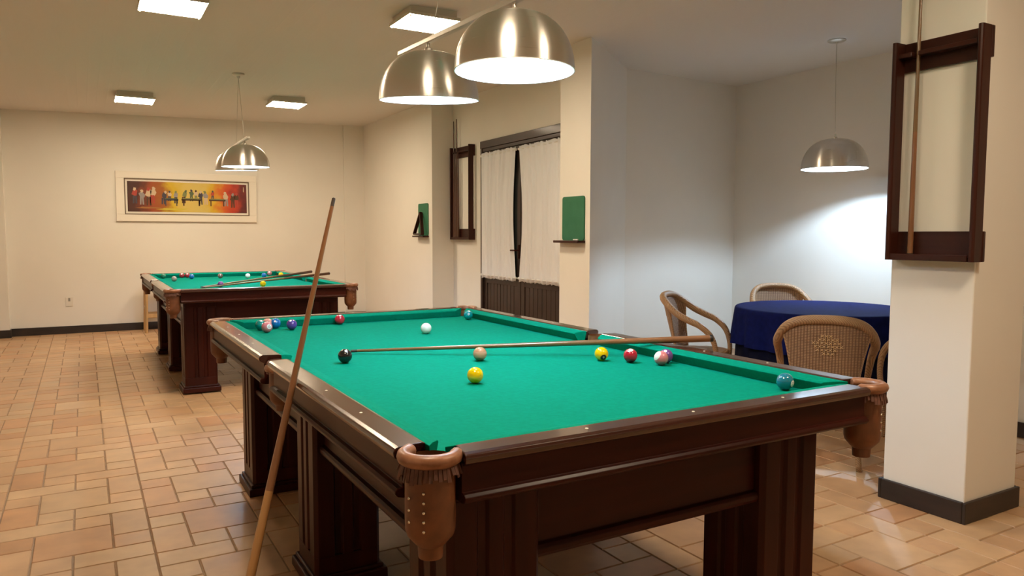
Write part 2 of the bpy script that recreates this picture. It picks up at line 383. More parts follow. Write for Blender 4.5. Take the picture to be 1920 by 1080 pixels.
# ------------------------------------------------------------------ pool tables
TW, TL, ZR = 1.57, 2.85, .86
ZB = .81
CC = .062        # corner pocket centre inset
SC = .064        # side pocket centre inset
def arc(cx, cy, r, a0, a1, n): return [(cx+r*math.cos(a0+(a1-a0)*i/n), cy+r*math.sin(a0+(a1-a0)*i/n)) for i in range(n+1)]
def make_pocket(parent, px, py, rz, side, r):
    """leather pocket: local +y points outward from the table"""
    # bag as the part, rim / fringe / rivets as its sub-parts
    bag = MB()
    ro = r
    prof = [(ro*.93, .845), (ro*.97, .80), (ro*.98, .72), (ro*.96, .694), (ro*.90, .682), (ro*.62, .664), (ro*.50, .658), (ro*.47, .632), (ro*.40, .632), (ro*.42, .66), (ro*.82, .69), (ro*.88, .72), (ro*.86, .80), (ro*.84, .845)]
    if side: prof = [(a, z if z > .75 else .75+(z-.75)*.75) for a, z in prof]
    bag.lathe(prof, 28)
    b = bag.build('pocket', M['leather'], parent, smooth=True, loc=(px, py, 0)); b.rotation_euler = (0, 0, rz)
    rim = MB(); aa = 2.05 if not side else 1.75
    pts = [(ro*math.cos(PI/2+t), ro*math.sin(PI/2+t), .850) for t in [-aa+2*aa*i/30 for i in range(31)]]
    rim.tube(pts, [.010]+[.0155]*29+[.010], 10)
    if side: rim.v = [(q[0], q[1], q[2]-.03) for q in rim.v]
    rim.build('pocket_rim', M['leatherrim'], b, smooth=True)
    fr = MB(); n = 22; k = 0; vs = []; fs = []
    rn = random.Random(int(px*100)+int(py*10)+5)
    for i in range(n):
        a0 = PI/2-1.75+3.5*i/n; a1 = PI/2-1.75+3.5*(i+.82)/n; zb = .812+rn.uniform(-.010, .008)
        o = len(vs); rr = ro*1.03
        for (a, z, q) in ((a0, .842, rr), (a1, .842, rr), (a1, zb, rr+.006+rn.uniform(0, .005)), (a0, zb, rr+.006+rn.uniform(0, .005))):
            vs.append((q*math.cos(a), q*math.sin(a), z))
        fs.append((o, o+1, o+2, o+3))
    fr.add(vs, fs)
    kk = 44; fr.extr(None, *[[]]*0) if False else None
    ring = [PI/2-1.75+3.5*i/kk for i in range(kk+1)]; o = len(fr.v)
    fr.add([(ro*1.03*math.cos(a), ro*1.03*math.sin(a), z) for a in ring for z in (.846, .832)], [(2*i, 2*i+2, 2*i+3, 2*i+1) for i in range(kk)])
    fo = fr.build('fringe', M['fringe'], b); sm = fo.modifiers.new('thick', 'SOLIDIFY'); sm.thickness = .003
    for da, zz in ((-.55, (.77, .745, .72)), (.12, (.785, .765, .745, .725, .705))) if not side else ():
        for z in zz:
            a = PI/2+da; MB().ball((ro*.985*math.cos(a), ro*.985*math.sin(a), z), .0036, 8, 5).build('rivet', M['rivet'], b, smooth=True)

def make_table(label, loc):
    T = thing('pool_table', label, 'pool table', loc)
    hw, hl = TW/2, TL/2
    pockets = [(-hw+CC, -hl+CC, 3*PI/4, 0), (hw-CC, -hl+CC, -3*PI/4, 0), (hw-CC, hl-CC, -PI/4, 0), (-hw+CC, hl-CC, PI/4, 0), (-hw+SC, 0, PI/2, 1), (hw-SC, 0, -PI/2, 1)]
    # bed with scalloped pocket openings
    e = .085; R = .058; out = []
    x0, x1, y0, y1 = -hw+e, hw-e, -hl+e, hl-e
    def notch(cx, cy, a0, a1, n=10): out.extend(arc(cx, cy, R, a0, a1, n))
    k = math.acos(min(1, (e-CC)/R)); s_ = math.asin((e-CC)/R)
    # corners, travelling counter clockwise from the near-left
    notch(-hw+CC, -hl+CC, PI/2-s_, 0+s_)
    notch(hw-CC, -hl+CC, PI-s_, PI/2+s_)
    k2 = math.acos((e-SC)/.07) if (e-SC) < .07 else .3
    out.extend(arc(hw-SC, 0, .07, PI+k2, PI-k2, 8))
    notch(hw-CC, hl-CC, 3*PI/2-s_, PI+s_)
    notch(-hw+CC, hl-CC, 2*PI-s_, 3*PI/2+s_)
    out.extend(arc(-hw+SC, 0, .07, k2, -k2, 8))
    MB().prism(out, ZB-.03, ZB).build('bed_cloth', M['felt'], T)
    # rails, cushions: each along a direction with outward normal
    c = .115; g = .073
    segs = [('y', -1, -hl+c, -g, 'c', 's'), ('y', -1, g, hl-c, 's', 'c'), ('y', 1, -hl+c, -g, 'c', 's'), ('y', 1, g, hl-c, 's', 'c'),
            ('x', -1, -hw+c, hw-c, 'c', 'c'), ('x', 1, -hw+c, hw-c, 'c', 'c')]
    def pt(ax, sd, d, s, z):
        return (sd*(hw-d), s, z) if ax == 'y' else (s, sd*(hl-d), z)
    for ax, sd, s0, s1, e0, e1 in segs:
        rprof = [(.0, .848), (.004, .856), (.014, .86), (.07, .86), (.08, .857), (.08, .822), (.03, .822), (.012, .832), (.003, .837)]
        def endshift(kind, d): return (-.018*(d/.08) if kind == 's' else .012*(d/.08))
        A = [pt(ax, sd, d, s0+endshift(e0, d), z) for d, z in rprof]
        B = [pt(ax, sd, d, s1-endshift(e1, d), z) for d, z in rprof]
        rl = MB().extr(rprof, A, B).build('rail', M['rail_y' if ax == 'y' else 'rail_x'], T, bevel=.002)
        L = s1-s0
        for q in ((.25, .5, .75) if ax == 'x' else (.27, .52, .77)):
            p = pt(ax, sd, .042, s0+L*q, .8603); MB().lathe([(.0001, .0006), (.004, .0006), (.0045, -.001)], 10, p).build('sight', M['pearl'], rl)
        cprof = [(.078, .857), (.095, .8565), (.122, .850), (.128, .845), (.125, .838), (.112, .811), (.085, .811)]
        def cshift(kind, d): return (-.012+.03*((d-.078)/.05) if kind == 's' else -.012+.062*((d-.078)/.05))
        A = [pt(ax, sd, d, s0+cshift(e0, d), z) for d, z in cprof]
        B = [pt(ax, sd, d, s1-cshift(e1, d), z) for d, z in cprof]
        MB().extr(cprof, A, B).build('cushion', M['felt'], T, bevel=.0015)
        # fascia with half round bead underneath
        f0 = s0+(.0 if e0 == 'c' else .005); f1 = s1-(.0 if e1 == 'c' else .005)
        fprof = [(.02, .836), (.02, .772), (.010, .770), (.004, .764), (.004, .758), (.010, .751), (.022, .748), (.06, .748), (.06, .836)]
        A = [pt(ax, sd, d, f0, z) for d, z in fprof]; B = [pt(ax, sd, d, f1, z) for d, z in fprof]
        MB().extr(fprof, A, B).build('fascia', M['mah_y' if ax == 'y' else 'mah_x'], T, bevel=.0015)
    # lower cabinet: recessed panels with a moulding along the foot
    ins = .185
    for ax, sd in (('y', -1), ('y', 1), ('x', -1), ('x', 1)):
        lim = (hl if ax == 'y' else hw)-ins
        prof = [(ins, .80), (ins, .545), (ins-.012, .541), (ins-.018, .533), (ins-.018, .521), (ins-.012, .511), (ins, .505), (ins+.03, .505), (ins+.03, .80)]
        A = [pt(ax, sd, d, -lim, z) for d, z in prof]; B = [pt(ax, sd, d, lim, z) for d, z in prof]
        MB().extr(prof, A, B).build('apron', M['mah_y' if ax == 'y' else 'mah_x'], T, bevel=.002)
    MB().box(-hw+.2, hw-.2, -hl+.2, hl-.2, .66, .785).build('slate_frame', M['dark'], T)
    # six legs
    lw = .25
    for sx in (-1, 1):
        for yc in (-hl+.15+lw/2, 0, hl-.15-lw/2):
            xo = hw-.145; xi = xo-lw
            mb = MB()
            # outline with two flutes on each face, chamfered corners
            h = lw/2; ch = .014; fl = []
            fw_, fd = .017, .010
            def face(pa, pb):
                pa = Vector(pa); pb = Vector(pb); d = (pb-pa).normalized(); nn = Vector((-d.y, d.x)); L = (pb-pa).length; o_ = [pa]
                for q in (.34, .66):
                    m_ = pa+d*(L*q)
                    o_ += [m_-d*fw_, m_-d*fw_*.6+nn*fd, m_+d*fw_*.6+nn*fd, m_+d*fw_]
                return o_+[pb]
            poly = []
            for a, b in (((-h+ch, -h), (h-ch, -h)), ((h, -h+ch), (h, h-ch)), ((h-ch, h), (-h+ch, h)), ((-h, h-ch), (-h, -h+ch))): poly += face(a, b)
            sq = [(-h+ch, -h), (h-ch, -h), (h, -h+ch), (h, h-ch), (h-ch, h), (-h+ch, h), (-h, h-ch), (-h, -h+ch)]
            mb.prism([tuple(p) for p in poly], .12, .70)
            mb.prism(sq, .04, .12); mb.prism(sq, .70, .76)
            lg = mb.build('leg', M['mah_z'], T, loc=(sx*(xo-lw/2), yc, 0), bevel=.0015)
            pl = MB(); hh = h+.022
            pl.box(-hh, hh, -hh, hh, 0, .04); pl.box(-h-.01, h+.01, -h-.01, h+.01, .04, .056)
            pl.build('plinth', M['mah_x'], lg, bevel=.005)
    for p in pockets: make_pocket(T, p[0], p[1], p[2], p[3], .055 if not p[3] else .044)
    return T

NTX, NTY = 1.337, 2.765
BTX, BTY = 1.325, 7.78
near_table = make_table('near pool table with green cloth, one cue lying on it', (NTX, NTY, 0))
far_table = dup(near_table, (BTX, BTY, .012), None, 'far pool table with two cues lying on it, under the painting')
near_table['group'] = far_table['group'] = 'pool tables'

# ------------------------------------------------------------------ balls
BR = .0275
ballmats = {}
def ballmat(col):
    if col not in ballmats: ballmats[col] = mat('ball_resin_%d' % len(ballmats), col, .12, coat=.5)
    return ballmats[col]
def cap(o, direc, ang, m, lift=1.004, name='number_spot', a_in=0.0):
    d = Vector(direc).normalized(); q = d.to_track_quat('Z', 'Y').to_matrix().to_4x4()
    n = 20; k = 5; vs = []; mb = MB()
    prof = [(BR*lift*math.sin(a_in+(ang-a_in)*j/k), BR*lift*math.cos(a_in+(ang-a_in)*j/k)) for j in range(k+1)]
    if a_in == 0: prof[0] = (1e-6, BR*lift)
    mb.lathe(prof, n)
    mb.v = [tuple(q @ Vector(v)) for v in mb.v]
    return mb.build(name, m, o, smooth='all')
def stripe(o, axis, half, m):
    d = Vector(axis).normalized(); q = d.to_track_quat('Z', 'Y').to_matrix().to_4x4()
    mb = MB(); k = 8
    mb.lathe([(BR*1.003*math.cos(-half+2*half*j/k), BR*1.003*math.sin(-half+2*half*j/k)) for j in range(k+1)], 32)
    mb.v = [tuple(q @ Vector(v)) for v in mb.v]
    return mb.build('stripe', m, o, smooth='all')
def digit(o, ch, direc, m, size, up=(0, 0, 1), lift=1.007):
    cu = bpy.data.curves.new('digit', 'FONT'); cu.body = ch; cu.size = size; cu.align_x = 'CENTER'; cu.align_y = 'CENTER'; cu.fill_mode = 'FRONT'
    t = bpy.data.objects.new('digit', cu); C.objects.link(t); bpy.context.view_layer.update()
    me0 = t.to_mesh(); vs = [v.co.copy() for v in me0.vertices]; fs = [tuple(p.vertices) for p in me0.polygons]; t.to_mesh_clear()
    bpy.data.objects.remove(t); bpy.data.curves.remove(cu)
    d = Vector(direc).normalized(); r = Vector(up).cross(d).normalized(); u = d.cross(r)
    mb = MB(); mb.add([(d*BR+r*v.x+u*v.y).normalized()*BR*lift for v in vs], fs)
    return mb.build('number', m, o, smooth='all')
balls_made = {}
def ball(col, x, y, z0, label, group, spots=()):
    m = ballmat(col)
    o = MB().ball((0, 0, 0), BR, 32, 18).build('billiard_ball', m, smooth='all', loc=(x, y, z0+BR+.0006))
    tag(o, label, 'billiard ball', group)
    for s in spots:
        if s[0] == 'cap': cap(o, s[1], s[2], s[3], *(s[4:] if len(s) > 4 else ()))
        elif s[0] == 'num': digit(o, s[1], s[2], s[3], s[4])
        elif s[0] == 'stripe': stripe(o, s[1], s[2], s[3])
    return o
WH = M['white']; BK = M['black']
def toward(x, y, right=0.0, up=0.0):      # a direction on the ball, from the side that faces the middle of the room's near end
    d = Vector((-x, -y, CAMZ-.84)).normalized(); r = Vector((d.y, -d.x, 0)).normalized()*-1; u = r.cross(d)*-1
    if u.z < 0: u = -u
    return tuple(d*math.sqrt(max(0.02, 1-right*right-up*up))+r*right+u*up)
G1 = 'balls on the near table'
red = (.42, .012, .03); yel = (.86, .56, .0); teal = (.01, .18, .27); cyan = (.0, .24, .27); pink = (.62, .20, .22); tan = (.50, .25, .14)
purple = (.085, .04, .26); blue = (.006, .14, .42); white = (.8, .84, .80); black = (.008, .008, .009); violet = (.17, .06, .26); peach = (.62, .26, .21); tealg = (.0, .2, .17)
B1 = [
 (black, .868, 2.798, 'black ball at the tip of the lying cue', [('cap', toward(.868, 2.798, .15, .72), .22, WH)]),
 (tan, 1.35, 2.586, 'beige ball just in front of the lying cue', [('stripe', (0, 0, 1), .42, 'tanb'), ]),
 (yel, 1.129, 2.197, 'plain yellow ball in the middle of the near cloth, nearest the camera', []),
 (yel, 1.772, 2.349, 'yellow ball with a black number spot, left of the red ball by the cue butt', [('cap', toward(1.772, 2.349, .30, -.55), .46, BK), ('num', '9', toward(1.772, 2.349, .30, -.55), WH, .016)]),
 (red, 1.848, 2.262, 'red ball with a white spot, right of the spotted yellow ball', [('cap', toward(1.848, 2.262, .05, .80), .36, WH)]),
 (pink, 1.912, 2.155, 'pink and white ball touching the violet ball by the right cushion', [('cap', toward(1.925, 2.16, -.75, .45), .8, WH)]),
 (violet, 1.962, 2.184, 'violet ball half hidden behind the pink and white ball', [('cap', toward(1.987, 2.183, -.1, .7), .25, WH)]),
 (teal, 1.952, 1.606, 'teal blue ball near the right front corner pocket', [('cap', toward(1.952, 1.606, .88, -.2), .40, WH), ('num', '2', toward(1.952, 1.606, .86, -.2), BK, .018)]),
 (white, 1.486, 3.434, 'white cue ball on the far half of the near table', []),
 (cyan, 1.952, 3.887, 'turquoise ball in the far right corner of the near table', [('num', '10', toward(1.952, 3.887, -.1, .2), WH, .022), ('cap', toward(1.952, 3.887, .2, .85), .25, WH)]),
 (red, 1.223, 4.03, 'crimson ball against the far cushion of the near table', [('cap', toward(1.223, 4.04, .1, .8), .25, WH)]),
 (purple, .933, 3.92, 'purple ball right of the cluster in the far left corner', [('cap', toward(.933, 3.92, -.2, .75), .26, WH)]),
 (blue, .872, 4.02, 'bright blue ball at the right of the far left cluster', [('cap', toward(.87, 4.02, -.1, .4), .2, WH)]),
 (tealg, .787, 3.975, 'green ball at the left of the far left cluster', [('cap', toward(.787, 3.975, .1, .8), .22, WH)]),
 (pink, .797, 3.872, 'pink ball with a black number, front of the far left cluster', [('cap', toward(.797, 3.872, .45, .1), .48, WH), ('num', '6', toward(.797, 3.872, .45, .1), BK, .026)]),
 (peach, .833, 4.03, 'peach ball at the back of the far left cluster', []),
]
M['tanb'] = mat('ball_beige_band', (.58, .36, .25), .15)
for col, x, y, lab, sp in B1:
    sp = [tuple(M[q] if isinstance(q, str) and q in M else q for q in s) for s in sp]
    ball(col, x, y, ZB, lab, G1, sp)
G2 = 'balls on the far table'
gry = (.33, .27, .22); dgreen = (.02, .16, .09); brown = (.2, .12, .1)
B2 = [
 (dgreen, .75, 8.95, 'dark green ball in the far left corner of the far table'),
 (gry, .80, 8.35, 'grey ball near the left cushion of the far table'),
 (red, .945, 9.02, 'red ball at the far cushion of the far table, left of a touching pair'),
 (red, 1.002, 9.015, 'red ball at the far cushion of the far table, right of a touching pair'),
 (blue, 1.01, 8.72, 'blue ball right of the two red balls on the far table'),
 (brown, 1.305, 8.72, 'brown ball alone on the far half of the far table'),
 (white, 1.575, 8.60, 'white cue ball on the far table'),
 (pink, 1.90, 9.02, 'pink ball at the far cushion of the far table'),
 (blue, 1.755, 8.62, 'blue ball in front of the pink ball on the far table'),
 (yel, 1.95, 8.66, 'yellow ball behind the two cues on the far table'),
 (violet, 1.085, 7.245, 'violet ball between the two cues on the far table'),
 (yel, 1.44, 7.13, 'yellow ball by the near cushion of the far table'),
]
for col, x, y, lab in B2:
    ball(col, x, y, ZB+.012, lab, G2, [('cap', toward(x, y, -.1, .6), .35, WH)] if col in (red, pink) else [])

# ------------------------------------------------------------------ cues
def make_cue(label, tip, butt, m_shaft, m_butt, r_butt=.0145, split=.6, group=None):
    tip = Vector(tip); butt = Vector(butt); L = (tip-butt).length
    e = thing('billiard_cue', label, 'billiard cue', butt, 0, group)
    e.rotation_mode = 'QUATERNION'; e.rotation_quaternion = (tip-butt).to_track_quat('Z', 'Y')
    rt = .0058
    def rad(s): return r_butt+(rt-r_butt)*(s/L)**.9
    s0 = L*(1-split)
    k = [.012+(s0-.012)*i/6 for i in range(7)]; MB().lathe([(rad(s), s) for s in k], 14).build('butt', m_butt, e, smooth=True)
    k = [s0+(L-.03-s0)*i/6 for i in range(7)]; MB().lathe([(rad(s), s) for s in k], 14).build('shaft', m_shaft, e, smooth=True)
    MB().lathe([(rt, L-.03), (rt, L-.011)], 12).build('ferrule', M['ferrule'] if m_shaft is M['cue_light'] else M['tip'], e, smooth=True)
    MB().lathe([(rt, L-.011), (rt*.95, L-.003), (.0001, L)], 12).build('tip', M['tip'], e, smooth=True)
    MB().lathe([(.0001, 0), (r_butt*.85, 0), (r_butt*1.02, .004), (r_butt*1.02, .013), (r_butt*.9, .014)], 14).build('bumper', M['black'], e, smooth=True)
    return e
make_cue('pale wooden cue leaning on the left rail of the near table', (.702, 2.355, 1.429), (.307, 2.166, .003), M['cue_mid'], M['cue_light'], .0170, split=.62)
make_cue('brown cue lying across the near table, tip at the black ball', (.955, 3.005, .822), (2.233, 2.204, .8865), M['cue_olive'], M['cue_mid'], split=.72)

# ------------------------------------------------------------------ lamps
def make_dome(parent, x, y, z, dia, bulb='bulb'):
    """shade as the part, bulb and neck as its sub-parts; z is the rim height"""
    R = dia/2; H = dia*.475
    prof = []
    for i in range(19):
        t = PI/2*i/18; prof.append((max(.012, R*math.cos(t)**.76), H*math.sin(t)**1.0))
    inner = [(max(.010, r_-.002), max(0, z_-.0025)) for r_, z_ in prof][::-1]
    mb = MB(); mb.lathe(prof, 56, mi=0)
    sh = mb.build('lamp_shade', M['alu'], parent, smooth='all', loc=(x, y, z))
    MB().lathe(inner[:-1]+[(R-.002, .0)], 48).build('shade_lining', M['shadein'], sh, smooth='all')
    MB().lathe([(R, 0), (R+.0015, -.002), (R-.003, -.003), (R-.004, 0)], 48).build('shade_rim', M['shadein'], sh, smooth=True)
    MB().lathe([(.018, H-.004), (.018, H+.012), (.007, H+.018), (.007, H+.04)], 16).build('neck', M['alubar'], sh, smooth=True)
    MB().lathe([(.016, H-.005), (.016, H-.07)], 14).build('socket', M['white'], sh, smooth=True)
    MB().ball((0, 0, H*.5), .035, 16, 10).build('bulb', M[bulb], sh, smooth='all')
    return sh
def make_bar_lamp(label, pa, pb, z, dia, ya, yb, ros, zr2=0.0, tilt=(0.0, 0.0)):
    e = thing('billiard_lamp', label, 'ceiling lamp', ros, 0, 'billiard table lamps')
    inv = Vector(ros)
    H = dia*.475; zb = z+H+.045
    sl = zr2/(pb[1]-pa[1])
    for p in (pa, pb): make_dome(e, p[0]-inv.x, p[1]-inv.y, z+sl*(p[1]-pa[1])-inv.z, dia)
    shades = [c_ for c_ in e.children if c_.name.startswith('lamp_shade')]
    for sh_, tl_ in zip(shades, tilt):
        q = Matrix.Rotation(tl_, 3, Vector((math.cos(YAW), -math.sin(YAW), 0))); h_ = Vector((0, 0, H+.04))
        sh_.rotation_euler = q.to_euler(); sh_.location = sh_.location+h_-q @ h_
    def bx(y): return pa[0]+(pb[0]-pa[0])*(y-pa[1])/(pb[1]-pa[1])
    mb = MB(); q0 = Vector((bx(ya), ya, zb+sl*(ya-pa[1])))-inv; q1 = Vector((bx(yb), yb, zb+sl*(yb-pa[1])))-inv
    d = (q1-q0).normalized(); n = Vector((-d.y, d.x, 0))*.014; u = Vector((0, 0, .011))
    mb.extr(None, [q0-n-u, q0+n-u, q0+n+u, q0-n+u], [q1-n-u, q1+n-u, q1+n+u, q1-n+u])
    mb.build('bar', M['alubar'], e, bevel=.003)
    MB().lathe([(.0001, 0), (.06, 0), (.06, -.014), (.05, -.022), (.02, -.026), (.014, -.05), (.0001, -.05)], 28).build('ceiling_rose', M['alubar'], e, smooth=True)
    for yy in (pa[1]+.04, pb[1]-.04):
        q = Vector((bx(yy), yy, zb+.01))-inv
        MB().tube([(0, 0, -.04), q], .0022, 6).build('suspension_wire', M['alubar'], e)
    return e
make_bar_lamp('two brushed metal dome shades on one bar above the near pool table', (1.415, 2.43), (1.372, 3.125), 1.92, .45, 1.9, 3.42, (1.39, 2.80, ceil_z(1.39)), 0.0, (0.0, math.radians(5.5)))
make_bar_lamp('two brushed metal dome shades in line above the far pool table', (1.328, 7.24), (1.368, 7.95), 1.938, .425, 6.98, 8.22, (1.415, 7.98, ceil_z(1.415)), .022, (math.radians(2.0), math.radians(4.5)))
ap = thing('pendant_lamp', 'single metal dome pendant on a cord above the blue clothed table', 'pendant lamp', (5.711, 4.258, 3.0))
make_dome(ap, .02, 0.0, 1.895-3.0, .55, 'bulb_alcove')
MB().lathe([(.0001, 0), (.075, 0), (.075, -.01), (.06, -.018), (.012, -.022), (.008, -.03), (.0001, -.03)], 28).build('ceiling_rose', M['alubar'], ap, smooth=True)
MB().tube([(0, 0, -.02), (.004, 0, -.4), (.02, 0, 1.895-3.0+.286+.03)], .0035, 8).build('cord', M['alubar'], ap)

def ceiling_panel(x, y, label):
    zc = ceil_z(x); e = thing('ceiling_light', label, 'ceiling light', (x, y, zc), 0, 'square ceiling lights'); s = .203
    mb = MB(); mb.box(-s+.02, s-.02, -s+.02, s-.02, -.052, .012); mb.box(-s, s, -s, s, -.052, -.047)
    for q in ((-s, -s+.005, -s, s), (s-.005, s, -s, s), (-s+.005, s-.005, -s, -s+.005), (-s+.005, s-.005, s-.005, s)): mb.box(*q, -.0725, -.052)
    for sx in (-1, 1):
        for sy in (-1, 1): mb.lathe([(.0001, -.083), (.007, -.083), (.007, -.05)], 10, (sx*(s-.015), sy*(s-.015), 0))
    mb.build('housing', M['fixture'], e, bevel=.002)
    MB().box(-s+.006, s-.006, -s+.006, s-.006, -.0735, -.068).build('diffuser', M['panel'], e, bevel=.002)
for x, y, lab in ((.575, 5.56, 'square ceiling light at the upper left, cut by the top of the photo'), (2.27, 5.24, 'square ceiling light behind the pair of big dome shades'),
                  (.565, 9.62, 'square ceiling light near the far wall, left of the far table lamp'), (2.20, 9.30, 'square ceiling light near the far wall, right of the far table lamp'),
                  (.575, 1.5, 'unseen square ceiling light added over the near left of the room to light the floor'), (2.35, .55, 'unseen square ceiling light added over the near end of the room to light the pillar')):  # last two: unseen, added past the visible row to light pillar and floor
    ceiling_panel(x, y, lab)

# ------------------------------------------------------------------ cue racks on the wall (wall normal is -x)
def cue_rack(label, x, y0, y1, z0, z1, dep, slots=()):
    e = thing('cue_rack', label, 'cue rack', (x, (y0+y1)/2, z0)); h = (y1-y0)/2; H = z1-z0; t = .02
    MB().box(-t, 0, -h, h, H-.135, H).build('top_board', M['rackw_y'], e, bevel=.004)
    yc = (y0+y1)/2; ol = [(-t, h-.005), (-dep, h-.005)]
    for sy in sorted(slots, reverse=True):
        ol += [(-dep, sy-yc+.0145), (-.028, sy-yc+.0145), (-.028, sy-yc-.0145), (-dep, sy-yc-.0145)]
    ol += [(-dep, -h+.035), (-t, -h+.035)]
    MB().prism(ol, H-.075, H-.055).build('notched_shelf', M['rackw_y'], e, bevel=.003)
    MB().box(-t, 0, -h, h, 0, .135).build('bottom_board', M['rackw_y'], e, bevel=.004)
    mb = MB(); mb.box(-dep, -t, -h+.035, h-.005, 0, .018); mb.box(-dep-.008, -dep, -h+.035, h-.005, 0, .03)
    mb.build('tray', M['rackw_y'], e, bevel=.003)
    for yy in (-h+.016, h-.016):
        mb = MB(); mb.box(-dep-.004, -t, yy-.012, yy+.012, 0, H); mb.tube([(-dep-.004, yy, 0), (-dep-.004, yy, H)], .012, 10)
        mb.build('post', M['rackw_z'], e)
    st = MB()
    for (yy, zz) in ((-.5*h, .07), (.35*h, H-.04), (-.3*h, H-.035)): st.lathe([(.0001, .002), (.005, .0)], 8, (0, 0, 0))
    return e
cue_rack('wall cue rack of dark wood on the square pillar, holding one cue', 3.43, 1.775, 2.195, 1.195, 2.215, .075, (2.087,))
cue_rack('wall cue rack of dark wood left of the curtained door, holding a few cues', XREC, 8.07, 8.62, 1.25, 2.405, .07, (8.575, 8.535, 8.495, 8.45))
make_cue('brown cue standing upright in the pillar rack', (3.385, 2.085, 2.665), (3.385, 2.09, 1.214), M['cue_olive'], M['cue_mid'], .013)
for yy, zt, lab in ((8.575, 2.74, 'leftmost tall cue in the rack beside the door'), (8.535, 2.36, 'short dark cue second from the left in the rack beside the door'),
                    (8.495, 2.76, 'tall cue third from the left in the rack beside the door'), (8.45, 2.37, 'short dark cue rightmost in the rack beside the door')):
    make_cue(lab, (XREC-.045, yy, zt), (XREC-.045, yy, 1.269), M['cue_dark'], M['cue_dark'], .0165, group='cues in the door rack')

# cues on the far table
make_cue('farther of the two brown cues lying on the far table', (.90, 7.15, .836), (2.16, 8.13, .903), M['cue_olive'], M['cue_dark'], group='cues on the far table')
make_cue('nearer of the two brown cues lying on the far table', (.90, 7.08, .834), (2.247, 7.749, .8985), M['cue_olive'], M['cue_dark'], group='cues on the far table')

# ------------------------------------------------------------------ score boards
def board(label, x, y0, y1, z0, z1, name='chalkboard'):
    e = thing(name, label, 'board', (x, (y0+y1)/2, z0)); h = (y1-y0)/2; H = z1-z0; r = .025
    poly = []
    for (cy, cz, a) in ((h-r, r, -PI/2), (h-r, H-r, 0), (-h+r, H-r, PI/2), (-h+r, r, PI)):
        for i in range(6): poly.append((cy+r*math.cos(a+PI/2*i/5), cz+r*math.sin(a+PI/2*i/5)))
    mb = MB(); n = len(poly)
    mb.extr(None, [(0, p[0], p[1]) for p in poly], [(-.014, p[0], p[1]) for p in poly])
    mb.build('panel', M['chalk'], e)
    MB().box(-.085, 0, -h-.005, h+.045, -.022, 0).build('ledge', M['rackw_y'], e, bevel=.004)
    return e
board('green chalkboard with ledge on the pilaster right of the door', 3.82, 5.32, 5.66, 1.262, 1.655)
board('small green chalkboard at the wall corner, with the triangle on its ledge', XR, 8.79, 9.10, 1.30, 1.715)
tag(MB().tube([(0, -.035, 0), (0, .035, 0)], .006, 8).build('chalk_stick', M['chalkstick'], loc=(3.775, 5.40, 1.269), smooth=True), 'white chalk stick on the ledge of the pilaster chalkboard', 'chalk')
# ball triangle leaning on the ledge
tri = thing('ball_rack_triangle', 'dark wooden ball triangle leaning on the small chalkboard ledge', 'ball triangle', (XR-.078, 8.95, 1.304))
tl = .135; th = .285
P0, P1, P2 = Vector((0, tl, 0)), Vector((0, -tl, 0)), Vector((.036, 0, th))
for a, b in ((P0, P1), (P1, P2), (P2, P0)):
    d = (b-a).normalized(); n = Vector((1, 0, -.2)).cross(d).normalized()*.009; o = Vector((.022, 0, -.004))
    MB().extr(None, [a-n-o, a+n-o, a+n+o, a-n+o], [b-n-o, b+n-o, b+n+o, b-n+o]).build('side_bar', M['rackw_y'], tri, bevel=.003, loc=(0, 0, .012))

